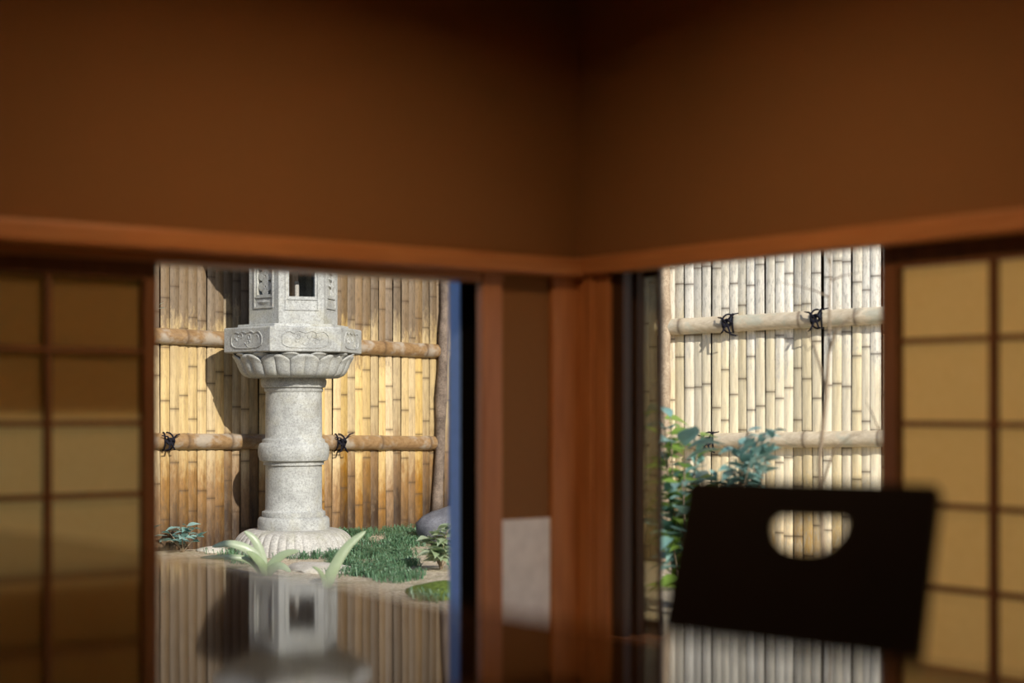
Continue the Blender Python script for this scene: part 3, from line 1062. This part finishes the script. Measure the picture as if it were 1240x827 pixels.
# platform
RP = 0.388
m = MB()
hexloft(m, [hexring(RP * 0.97, zy(428.5)), hexring(RP, zy(427.5)), hexring(RP, zy(400)), hexring(RP * 0.985, zy(398.6)), hexring(0.315, zy(398.2)), hexring(0.312, zy(394.5)), hexring(0.2, zy(394.4))])
plat = m.build('platform', GRANITE, lan, bevel=0.003)
plat['label'] = 'hexagonal slab carved with cloud panels'
for k in range(6):
    nrm = fdir(k); tan_ = Vector((-nrm.y, nrm.x, 0))
    c = Vector((LAN.x, LAN.y, zy(413.5))) + nrm * (RP * cos(pi / 6))
    pts = []
    W, Hh = RP * 0.33, 0.046
    for i in range(97):
        t = 2 * pi * i / 96
        sx, sy = cos(t), sin(t)
        ex = abs(sx) ** 0.45 * (1 if sx > 0 else -1)
        ey = abs(sy) ** 0.6 * (1 if sy > 0 else -1)
        rip = 1 - 0.24 * abs(cos(2 * pi * ex)) ** 3 if sy > 0 else 1 - 0.05 * abs(sin(3 * pi * ex))
        pts.append(c + tan_ * W * ex + Vector((0, 0, Hh * ey * rip)) + nrm * 0.0005)
    m = MB(); m.tube(pts, 0.0042, 5, False)
    RR = random.Random(k)
    for q in range(9):
        cc = c + tan_ * W * RR.uniform(-0.8, 0.8) + Vector((0, 0, Hh * RR.uniform(-0.5, 0.45)))
        a0 = RR.uniform(0, 6)
        sp = [cc + (tan_ * cos(a0 + a) + Vector((0, 0, 1)) * sin(a0 + a)) * (0.006 + 0.0035 * a) for a in [0.5 * i for i in range(8)]]
        m.tube(sp, 0.0032, 4, False)
    m.build('cloud_relief', GRANITE, plat, smooth=60)

# fire box
RF = 0.249
ZB, ZTOP = zy(394.6), zy(296)
fire = MB()
hexloft(fire, [hexring(RF, ZB), hexring(RF, ZB + 0.05)])
fb = fire.build('fire_box', GRANITE, lan)
fb['label'] = 'hexagonal light chamber with square opening and pierced lattice'
hexloft(MB(), [hexring(RF, ZTOP - 0.04), hexring(RF, ZTOP)]).build('top_slab', GRANITE, fb)
ap, TH = RF * cos(pi / 6), 0.034
UPV = Vector((0, 0, 1))
for k in range(6):
    nrm = fdir(k); tan_ = Vector((-nrm.y, nrm.x, 0))          # tan_ points to the viewer's right
    if tan_.dot(Vector((1, 0, 0))) < 0 and k in (0,): tan_ = -tan_
    C0 = Vector((LAN.x, LAN.y, 0)) + nrm * ap
    def fbx(m, a0, a1, z0, z1, d0, d1):
        """box on the face: a across (fraction of the side, 0..1), z, d depth inward from the face"""
        m.obox(C0 + tan_ * RF * ((a0 + a1) / 2 - 0.5) + UPV * (z0 + z1) / 2 - nrm * (d0 + d1) / 2, tan_ * RF * (a1 - a0) / 2, nrm * (d1 - d0) / 2, UPV * (z1 - z0) / 2)
    zs0, zs1 = ZB + 0.05, ZTOP - 0.04
    opening = k % 3 == 0
    if opening: a0, a1, o0, o1 = 0.23, 0.80, zy(362), zy(324)
    else: a0, a1, o0, o1 = 0.27, 0.74, zy(359), zy(318)
    m = MB()
    fbx(m, 0, a0, zs0, zs1, 0, TH)
    fbx(m, a1, 1, zs0, zs1, 0, TH)
    fbx(m, a0, a1, zs0, o0, 0.0, TH)
    fbx(m, a0, a1, o1, zs1, 0, TH)
    m.build('wall_panel', GRANITE, fb)
    # raised moulding round the opening and a lower panel
    m = MB()
    e = 0.035
    for (b0, b1, y0, y1) in ((a0 - 0.09, a0 - 0.09 + e, o0 - 0.075, o1 + 0.03), (a1 + 0.09 - e, a1 + 0.09, o0 - 0.075, o1 + 0.03),
                             (a0 - 0.05, a1 + 0.05, o0 - 0.075, o0 - 0.066), (a0 - 0.05, a1 + 0.05, o1 + 0.02, o1 + 0.03), (a0 - 0.05, a1 + 0.05, o0 - 0.018, o0 - 0.011)):
        fbx(m, b0, b1, y0, y1, -0.006, 0.004)
    m.build('moulding', GRANITE, fb)
    if not opening and k != 1:
        m = MB()
        r = RF * (a1 - a0) / 4
        nrow = int((o1 - o0) / (r * 1.42)) + 1
        zc = o0 + 0.0
        j = 0
        while zc < o1 + r:
            for i in range(-1, 4):
                x = (i - 0.5 + (0.5 if j % 2 else 0)) * 2 * r - r
                if abs(x) > 2 * r - r * 0.15: continue
                if zc + r > o1 + r * 0.6: continue
                c = C0 + tan_ * (RF * ((a0 + a1) / 2 - 0.5) + x) + UPV * (zc + r * 0.5) - nrm * 0.012
                n_ = 10
                vs = []
                for dd, rr in ((0.004, 0.86), (-0.012, 0.86)):
                    for q in range(n_):
                        a = 2 * pi * q / n_
                        vs.append(c + nrm * dd + (tan_ * cos(a) + UPV * sin(a)) * r * rr)
                m.add(vs, [tuple(range(n_)), tuple(range(n_, 2 * n_))[::-1]] + [(q, (q + 1) % n_, n_ + (q + 1) % n_, n_ + q) for q in range(n_)])
            zc += r; j += 1
        m.build('lattice', GRANITE, fb, smooth=50)
        m = MB()
        cc = C0 + UPV * (o0 - 0.042) + nrm * 0.0
        w_, h_ = RF * 0.24, 0.017
        m.add([cc - tan_ * w_, cc - UPV * h_, cc + tan_ * w_, cc + UPV * h_, cc + nrm * 0.010], [(0, 1, 4), (1, 2, 4), (2, 3, 4), (3, 0, 4)])
        m.build('diamond_relief', GRANITE, fb)
    if k == 1:
        m = MB()                                   # blind panel carved with a leafy stem
        fbx(m, a0 - 0.01, a1 + 0.01, o0 - 0.005, o1 + 0.01, 0.008, 0.03)
        st = [C0 + tan_ * RF * (0.02 + 0.10 * sin(3 * q)) + UPV * (o0 + (o1 - o0) * q) - nrm * 0.006 for q in [i / 10 for i in range(11)]]
        m.tube(st, 0.008, 5)
        for q in (0.2, 0.4, 0.6, 0.8):
            for s in (-1, 1):
                b = st[int(q * 10)]
                m.tube([b, b + tan_ * s * 0.022 + UPV * 0.016, b + tan_ * s * 0.042 + UPV * 0.018], [0.006, 0.012, 0.003], 5)
        m.build('carved_stem', GRANITE, fb)
MB().lathe([(0.013, ZB + 0.04), (0.013, zy(342)), (0.010, zy(341))], (LAN.x + 0.02, LAN.y - 0.02, 0), 10).build('candle', GRANITE_W, fb, smooth=50)

# roof with turned-up corners, and the finial
m = MB()
def eave(r, z, lift):
    out = []
    for k in range(24):
        a = NRM + (k / 4 + 0.5) * pi / 3
        ph = ((k % 4) / 4) * pi / 3 - pi / 6
        rr = r * cos(pi / 6) / cos(ph)
        cn = abs(ph) / (pi / 6)
        out.append(Vector((LAN.x + rr * sin(a - 0), LAN.y - rr * cos(a), z + lift * cn ** 2)))
    # align the corners with the fire box below
    return out
rings = [eave(0.215, zy(297), 0), eave(0.38, zy(281), 0.01), eave(0.45, zy(273), 0.035), eave(0.45, zy(262), 0.04), eave(0.37, zy(248), 0.03), eave(0.27, zy(232), 0.012), eave(0.15, zy(218), 0.004), eave(0.10, zy(212), 0)]
vs, fs = [], []
for r in rings: vs += r
for j in range(len(rings) - 1):
    for i in range(24):
        k = (i + 1) % 24
        fs.append((j * 24 + i, j * 24 + k, (j + 1) * 24 + k, (j + 1) * 24 + i))
fs.append(tuple(range(24))[::-1]); fs.append(tuple((len(rings) - 1) * 24 + i for i in range(24)))
m.add(vs, fs)
m.build('roof', GRANITE_W, lan, smooth=35)
MB().lathe(P([(20, 213), (26, 209), (27, 204), (20, 200), (18, 198), (24, 190), (26, 180), (22, 170), (12, 161), (3, 153)]), (LAN.x, LAN.y, 0), 24).build('finial', GRANITE_W, lan, smooth=50)

# ------------------------------------------------------------------ plants and stones
def ground_px(px, py):
    Y = 8.0
    for _ in range(8):
        x = (px - CX) / FPX * Y
        Y = (EYE - gz(x, Y)) * FPX / (py - HORIZON)
    x = (px - CX) / FPX * Y
    return Vector((x, Y, gz(x, Y)))


def leaf_mesh(name, mat, length, width, droop, fold=0.25, n=6, tip=1.3):
    """a leaf lying along +X from its stalk end, curling down by droop"""
    vs, fs = [], []
    for i in range(n + 1):
        t = i / n
        a = -droop * t
        x = length * t * (1 - 0.12 * abs(droop) * t)
        z = -length * droop * 0.5 * t * t
        w = width / 2 * (sin(pi * min(1, t ** 0.75 * 0.97 + 0.03))) ** tip
        w = max(w, width * 0.02)
        vs += [(x, -w, z + w * fold), (x, 0, z), (x, w, z + w * fold)]
    for i in range(n):
        b = i * 3
        fs += [(b, b + 3, b + 4, b + 1), (b + 1, b + 4, b + 5, b + 2)]
    m = MB(); m.add(vs, fs)
    return m.mesh(name, mat, (0, 0, 0), True)


def put_leaf(me, root, p, az, pitch, roll=0.0, scale=1.0, name='leaf'):
    o = bpy.data.objects.new(name, me)
    o.parent = root
    o.location = Vector(p) - world_loc(root)
    o.rotation_euler = (Matrix.Rotation(az, 3, 'Z') @ Matrix.Rotation(-pitch, 3, 'Y') @ Matrix.Rotation(roll, 3, 'X')).to_euler()
    o.scale = (scale,) * 3
    COL.objects.link(o)
    return o


# strap-leaved plant in front of the lantern
def strap_leaf(root, pts, width, seed):
    pts = [Vector(p) for p in pts]
    # smooth curve through the points
    for _ in range(2):
        q = [pts[0]]
        for a, b in zip(pts, pts[1:]): q += [a * 0.75 + b * 0.25, a * 0.25 + b * 0.75]
        pts = q + [pts[-1]]
    n = len(pts) - 1
    vs, fs = [], []
    for i, p in enumerate(pts):
        t = i / n
        d = (pts[min(i + 1, n)] - pts[max(i - 1, 0)]).normalized()
        view = Vector((0.15, -1, 0.35))
        sd = d.cross(view).normalized()
        nn = sd.cross(d).normalized()
        w = width / 2 * max(0.03, (min(1, t * 4 + 0.35)) * (1 - t ** 3.2))
        vs += [p - sd * w + nn * w * 0.35, p, p + sd * w + nn * w * 0.35]
    for i in range(n):
        b = i * 3
        fs += [(b, b + 3, b + 4, b + 1), (b + 1, b + 4, b + 5, b + 2)]
    m = MB(); m.add(vs, fs)
    o = m.build('leaf', LEAF_STRAP, root, smooth=True)
    s = o.modifiers.new('thick', 'SOLIDIFY'); s.thickness = 0.003
    return o


pb = ground_px(322, 697)
Yp = pb.y
strap = empty('strap_leaf_plant', pb, 'pale green strap leaved plant with arching leaves before the lantern foot', 'plant', 'strap leaved plants')
for pts, w in [([(322, 697), (308, 668), (280, 657), (257, 662)], 0.047), ([(322, 697), (317, 672), (308, 652), (296, 643)], 0.045),
               ([(324, 697), (332, 680), (345, 670), (362, 667)], 0.045), ([(322, 697), (318, 684), (306, 672), (298, 668)], 0.042),
               ([(324, 697), (330, 688), (340, 684), (352, 692)], 0.045), ([(320, 697), (302, 676), (270, 674), (242, 675)], 0.03)]:
    dY = random.uniform(-0.10, 0.05)
    P3 = [at(x, y, Yp + dY * k / 3) for k, (x, y) in enumerate(pts)]
    P3[0] = pb + Vector((random.uniform(-.01, .01), 0, 0))
    strap_leaf(strap, P3, w, 1)
pb2 = ground_px(394, 712)
strap2 = empty('strap_leaf_plant', pb2, 'single upright pale green strap leaf right of the stepping stone', 'plant', 'strap leaved plants')
strap_leaf(strap2, [pb2, at(404, 688, pb2.y), at(420, 661, pb2.y + 0.03), at(443, 643, pb2.y + 0.06)], 0.05, 2)
strap_leaf(strap2, [pb2, at(392, 700, pb2.y), at(386, 690, pb2.y - 0.03), at(378, 686, pb2.y - 0.05)], 0.022, 3)


def bushy(name, base, label, mesh_list, stems, leaves_per, group=None, spread=0.5, seed=1, lscale=(0.7, 1.2), cat='plant', stem_r=0.004):
    """stems: list of (tip point); leaves sit along each stem"""
    R = random.Random(seed)
    root = empty(name, base, label, cat, group)
    base = Vector(base)
    for tip in stems:
        tip = Vector(tip)
        mid_ = base.lerp(tip, 0.5) + Vector((R.uniform(-.03, .03), R.uniform(-.03, .03), 0.04))
        pts = [base * (1 - t) ** 2 + mid_ * 2 * t * (1 - t) + tip * t * t for t in [i / 6 for i in range(7)]]
        MB().tube(pts, [stem_r * (1.2 - 0.8 * i / 6) for i in range(7)], 5).build('stem', TWIG, root)
        for k in range(leaves_per):
            t = 1 - (k / leaves_per) ** 1.1 * (1 - 0.25)
            p = base * (1 - t) ** 2 + mid_ * 2 * t * (1 - t) + tip * t * t
            az = R.uniform(0, 2 * pi) if t < 0.98 else atan2(tip.y - mid_.y, tip.x - mid_.x)
            put_leaf(R.choice(mesh_list), root, p, az, R.uniform(-0.2, 0.9) * spread + 0.1, R.uniform(-0.5, 0.5), R.uniform(*lscale))
    return root


LB = [leaf_mesh('leaf', LEAF_BLUE, 0.085, 0.042, d) for d in (0.3, 0.6)]
LS = [leaf_mesh('leaf', LEAF_BLUE, 0.055, 0.030, d) for d in (0.2, 0.5)]
LG = [leaf_mesh('leaf', LEAF_GREEN, 0.125, 0.058, d) for d in (0.4, 0.9)]
LBIG = [leaf_mesh('leaf', LEAF_BLUE, 0.165, 0.078, d) for d in (0.5, 0.9)]

# small shrub at the foot of the left fence
b = ground_px(222, 668)
bushy('small_shrub', b, 'small blue green shrub at the foot of the golden fence left of the lantern', LS,
      [at(205, 645, b.y - .05), at(214, 639, b.y), at(226, 636, b.y + .05), at(236, 640, b.y), at(240, 650, b.y - .05), at(220, 650, b.y - 0.12), at(202, 655, b.y - .1)], 7, seed=4, lscale=(0.8, 1.5), cat='shrub')
# tall stem whose leaves peek past the shoji edge
b = ground_px(172, 677)
tall = empty('slender_sapling', b, 'slender sapling with a few teal leaves at the edge of the left shoji', 'plant')
b2 = at(186, 372, b.y - 0.05)
MB().tube([b, b.lerp(b2, 0.35) + Vector((0.02, 0, 0)), b.lerp(b2, 0.7), b2], [0.007, 0.006, 0.004, 0.002], 5).build('stem', TWIG, tall)
for (x, y, az, pt, s) in ((192, 374, 0.0, 0.25, 0.5), (193, 369, 0.4, 0.6, 0.35), (184, 650, 0.2, 0.2, 0.9), (186, 640, -0.6, 0.5, 0.8), (160, 520, 2.6, 0.3, 1.0), (160, 560, 2.2, 0.3, 1.1)):
    put_leaf(LB[0], tall, at(x, y, b.y - 0.05), az, pt, 0.0, s * 1.1)

# leafy plants before the right fence
b = ground_px(822, 745)
bushy('broad_leaf_shrub', b, 'broad leaved green shrub beside the bark post in the right window', LBIG + LG + LG,
      [at(803, 492, b.y + .1), at(812, 505, b.y), at(830, 540, b.y - .1), at(806, 560, b.y), at(848, 528, b.y + .1), at(826, 585, b.y - .15), at(806, 615, b.y), at(842, 580, b.y), at(812, 650, b.y - .1), at(850, 600, b.y), at(802, 530, b.y + .05)],
      18, seed=9, spread=0.8, lscale=(0.7, 1.15), cat='shrub', stem_r=0.006)
b = ground_px(880, 745)
bushy('nandina_shrub', b, 'feathery blue green shrub rising above the chair back in the right window', LB + LS,
      [at(938, 521, b.y), at(925, 527, b.y + .06), at(912, 540, b.y), at(905, 522, b.y - .05), at(898, 552, b.y - .05), at(920, 560, b.y + .05), at(888, 568, b.y), at(905, 580, b.y - 0.06), at(868, 578, b.y), at(930, 545, b.y), at(918, 530, b.y - .04), at(908, 560, b.y - .08), at(880, 585, b.y - .05), at(895, 540, b.y + .03)],
      24, seed=12, spread=0.9, lscale=(0.7, 1.25), cat='shrub', stem_r=0.005)

# bare twiggy sapling before the right fence
yb = R0.y - 0.55
b = ground_px(1002, 770)
tw = empty('bare_sapling', b, 'bare grey sapling with thin twigs in front of the pale fence', 'tree')
Yt = b.y
def twig(pts, r, name='branch', parent=None):
    P3 = [at(x, y, Yt + dy) for x, y, dy in pts]
    return MB().tube(P3, [r * (1 - 0.75 * i / (len(P3) - 1)) for i in range(len(P3))], 6).build(name, TWIG, parent or tw, smooth=60)
tr = MB().tube([b, at(995, 640, Yt), at(992, 560, Yt), at(1000, 480, Yt), at(1004, 420, Yt), at(1004, 380, Yt), at(1006, 300, Yt), at(1009, 230, Yt)], [0.012, 0.009, 0.008, 0.007, 0.0055, 0.0045, 0.0035, 0.002], 7).build('trunk', TWIG, tw, smooth=60)
for pts, r in [([(1000, 480, 0), (995, 450, .02), (985, 418, .03), (976, 398, .04)], 0.007), ([(1003, 430, 0), (1012, 400, -.03), (1028, 386, -.05), (1045, 372, -.06)], 0.006),
               ([(1004, 360, 0), (988, 352, .02), (965, 346, .03), (945, 342, .05)], 0.004), ([(1005, 340, 0), (1020, 334, -.02), (1045, 329, -.04)], 0.004),
               ([(1005, 320, 0), (998, 300, .02), (990, 270, .04)], 0.004), ([(985, 418, .03), (978, 425, .05), (972, 412, .08)], 0.003),
               ([(1064, 520, -.05), (1056, 500, -.05), (1048, 485, -.05)], 0.004), ([(994, 590, 0), (1010, 545, -.03), (1030, 528, -.05), (1050, 522, -.06)], 0.005)]:
    twig(pts, r)

# rock, flagstone, moss cushion and sprig on the right of the left view
def boulder(name, c, size, mat, label, cat, seed, flat=1.0):
    R = random.Random(seed)
    bm = bmesh.new()
    bmesh.ops.create_icosphere(bm, subdivisions=3, radius=1)
    ph = [R.uniform(0, 6) for _ in range(6)]
    for v in bm.verts:
        x, y, z = v.co
        k = 1 + 0.13 * sin(2.3 * x + ph[0]) * cos(2.1 * y + ph[1]) + 0.09 * sin(4.7 * z + ph[2] + 2 * x) + 0.05 * sin(8 * x + ph[3]) * sin(7 * y + ph[4])
        v.co = Vector((x * size[0], y * size[1], z * size[2])) * k
        if v.co.z > 0: v.co.z *= flat
    m = MB(); bm.verts.index_update()
    m.add([Vector(c) + v.co for v in bm.verts], [tuple(v.index for v in f.verts) for f in bm.faces])
    bm.free()
    o = m.build(name, mat, None, loc=c, smooth=60)
    return tag(o, label, cat)


p = ground_px(540, 664); boulder('rock', p + Vector((0.03, 0.25, 0.07)), (0.19, 0.16, 0.17), ROCKMAT, 'rounded grey rock at the foot of the fence post by the door edge', 'rock', 3)
p = ground_px(383, 691); boulder('stepping_stone', p + Vector((0.0, 0.0, -0.005)), (0.19, 0.22, 0.045), SLABMAT, 'flat pale stepping stone in front of the lantern', 'stone', 5)
p = ground_px(258, 668); boulder('flat_stone', p + Vector((0.0, 0.0, 0.0)), (0.10, 0.09, 0.03), SLABMAT, 'low pale stone at the fence foot left of the lantern', 'stone', 8)
p = ground_px(535, 718); boulder('moss_cushion', p + Vector((0.0, 0.0, 0.0)), (0.15, 0.22, 0.05), MOSS, 'yellow green moss cushion near the blue door edge', 'moss', 6)
b = ground_px(534, 690)
LP = [leaf_mesh('leaf', LEAF_STRAP, 0.06, 0.03, d) for d in (0.3, 0.7)]
bushy('pale_leaf_shrub', b, 'pale green leafy shrub before the grey rock', LP, [at(520, 652, b.y), at(530, 640, b.y), at(540, 645, b.y + .05), at(548, 655, b.y), at(524, 668, b.y - .08), at(538, 665, b.y - .1), at(546, 635, b.y)], 16, seed=21, lscale=(1.0, 1.7), cat='shrub')

# dwarf mondo grass: nobody could count the blades
R = random.Random(5)
m = MB()
STONES = [(ground_px(383, 691), 0.20), (ground_px(258, 668), 0.10), (ground_px(540, 664) + Vector((0.03, 0.25, 0)), 0.19), (ground_px(535, 718), 0.17)]
patches = [(455, 652, 60, 9, 2200), (440, 672, 48, 11, 2200), (470, 665, 50, 12, 2200), (455, 688, 55, 12, 2600), (360, 671, 50, 7, 1200), (480, 698, 35, 9, 700), (300, 676, 35, 7, 350), (270, 668, 25, 5, 150), (415, 690, 30, 10, 400),
           (525, 722, 30, 8, 250), (250, 664, 15, 4, 90), (505, 646, 25, 5, 250), (575, 680, 40, 30, 300)]
for cx, cy, rx, ry, n in patches:
    for _ in range(n):
        a, q = R.uniform(0, 2 * pi), sqrt(R.random())
        p = ground_px(cx + rx * q * cos(a), cy + ry * q * sin(a))
        if (p - LAN).xy.length < 0.35 or (p - F0).dot(FB) > -0.10 or any((p - q).xy.length < r_ for q, r_ in STONES): continue
        if sin(p.x * 11 + 1.3) * cos(p.y * 7 + 0.4) + 0.5 * sin(p.x * 23) > 0.55 + R.uniform(-0.3, 0.3): continue
        h, az = R.uniform(0.03, 0.075), R.uniform(0, 2 * pi)
        d = Vector((cos(az), sin(az), 0)); s = Vector((-d.y, d.x, 0)) * R.uniform(0.0015, 0.0030)
        b0 = p - Vector((0, 0, 0.01)); b1 = p + d * h * 0.35 + Vector((0, 0, h * 0.62)); b2 = p + d * h * 0.95 + Vector((0, 0, h * R.uniform(0.25, 0.75)))
        m.add([b0 - s, b0 + s, b1 + s, b1 - s, b2], [(0, 1, 2, 3), (3, 2, 4)])
tag(m.build('mondo_grass', GRASS, None, loc=(-0.8, 8, -0.08), smooth=True), 'dark green dwarf mondo grass around the lantern foot', 'grass', None, 'stuff')

# ------------------------------------------------------------------ the room's own lamp (flush with the ceiling, out of the picture)
def ceiling_lamp(p, strength):
    root = empty('ceiling_lamp', (p[0], p[1], CEIL), 'small square ceiling lamp with cedar frame in the room corner', 'lamp')
    h = 0.14
    for sx, sy, ax, ay in ((1, 0, 0.01, h), (-1, 0, 0.01, h), (0, 1, h - 0.02, 0.01), (0, -1, h - 0.02, 0.01)):
        x, y = p[0] + sx * (h - 0.01), p[1] + sy * (h - 0.01)
        MB().box((x - ax, y - ay, CEIL - 0.068), (x + ax, y + ay, CEIL - 0.0005)).build('frame', CEDAR, root)
    M = Mat('lit_lamp_paper')
    e = M.n('ShaderNodeEmission', Strength=strength)
    e.inputs['Color'].default_value = (1.0, 0.67, 0.36, 1)
    M.l(e.outputs[0], M.t.nodes['Material Output'].inputs['Surface'])
    q = h - 0.021
    MB().box((p[0] - q, p[1] - q, CEIL - 0.034), (p[0] + q, p[1] + q, CEIL - 0.03)).build('diffuser', M.m, root)


lampc = CORNER + UL * 1.15 + UR * 1.15
ceiling_lamp((lampc.x, lampc.y), 112)
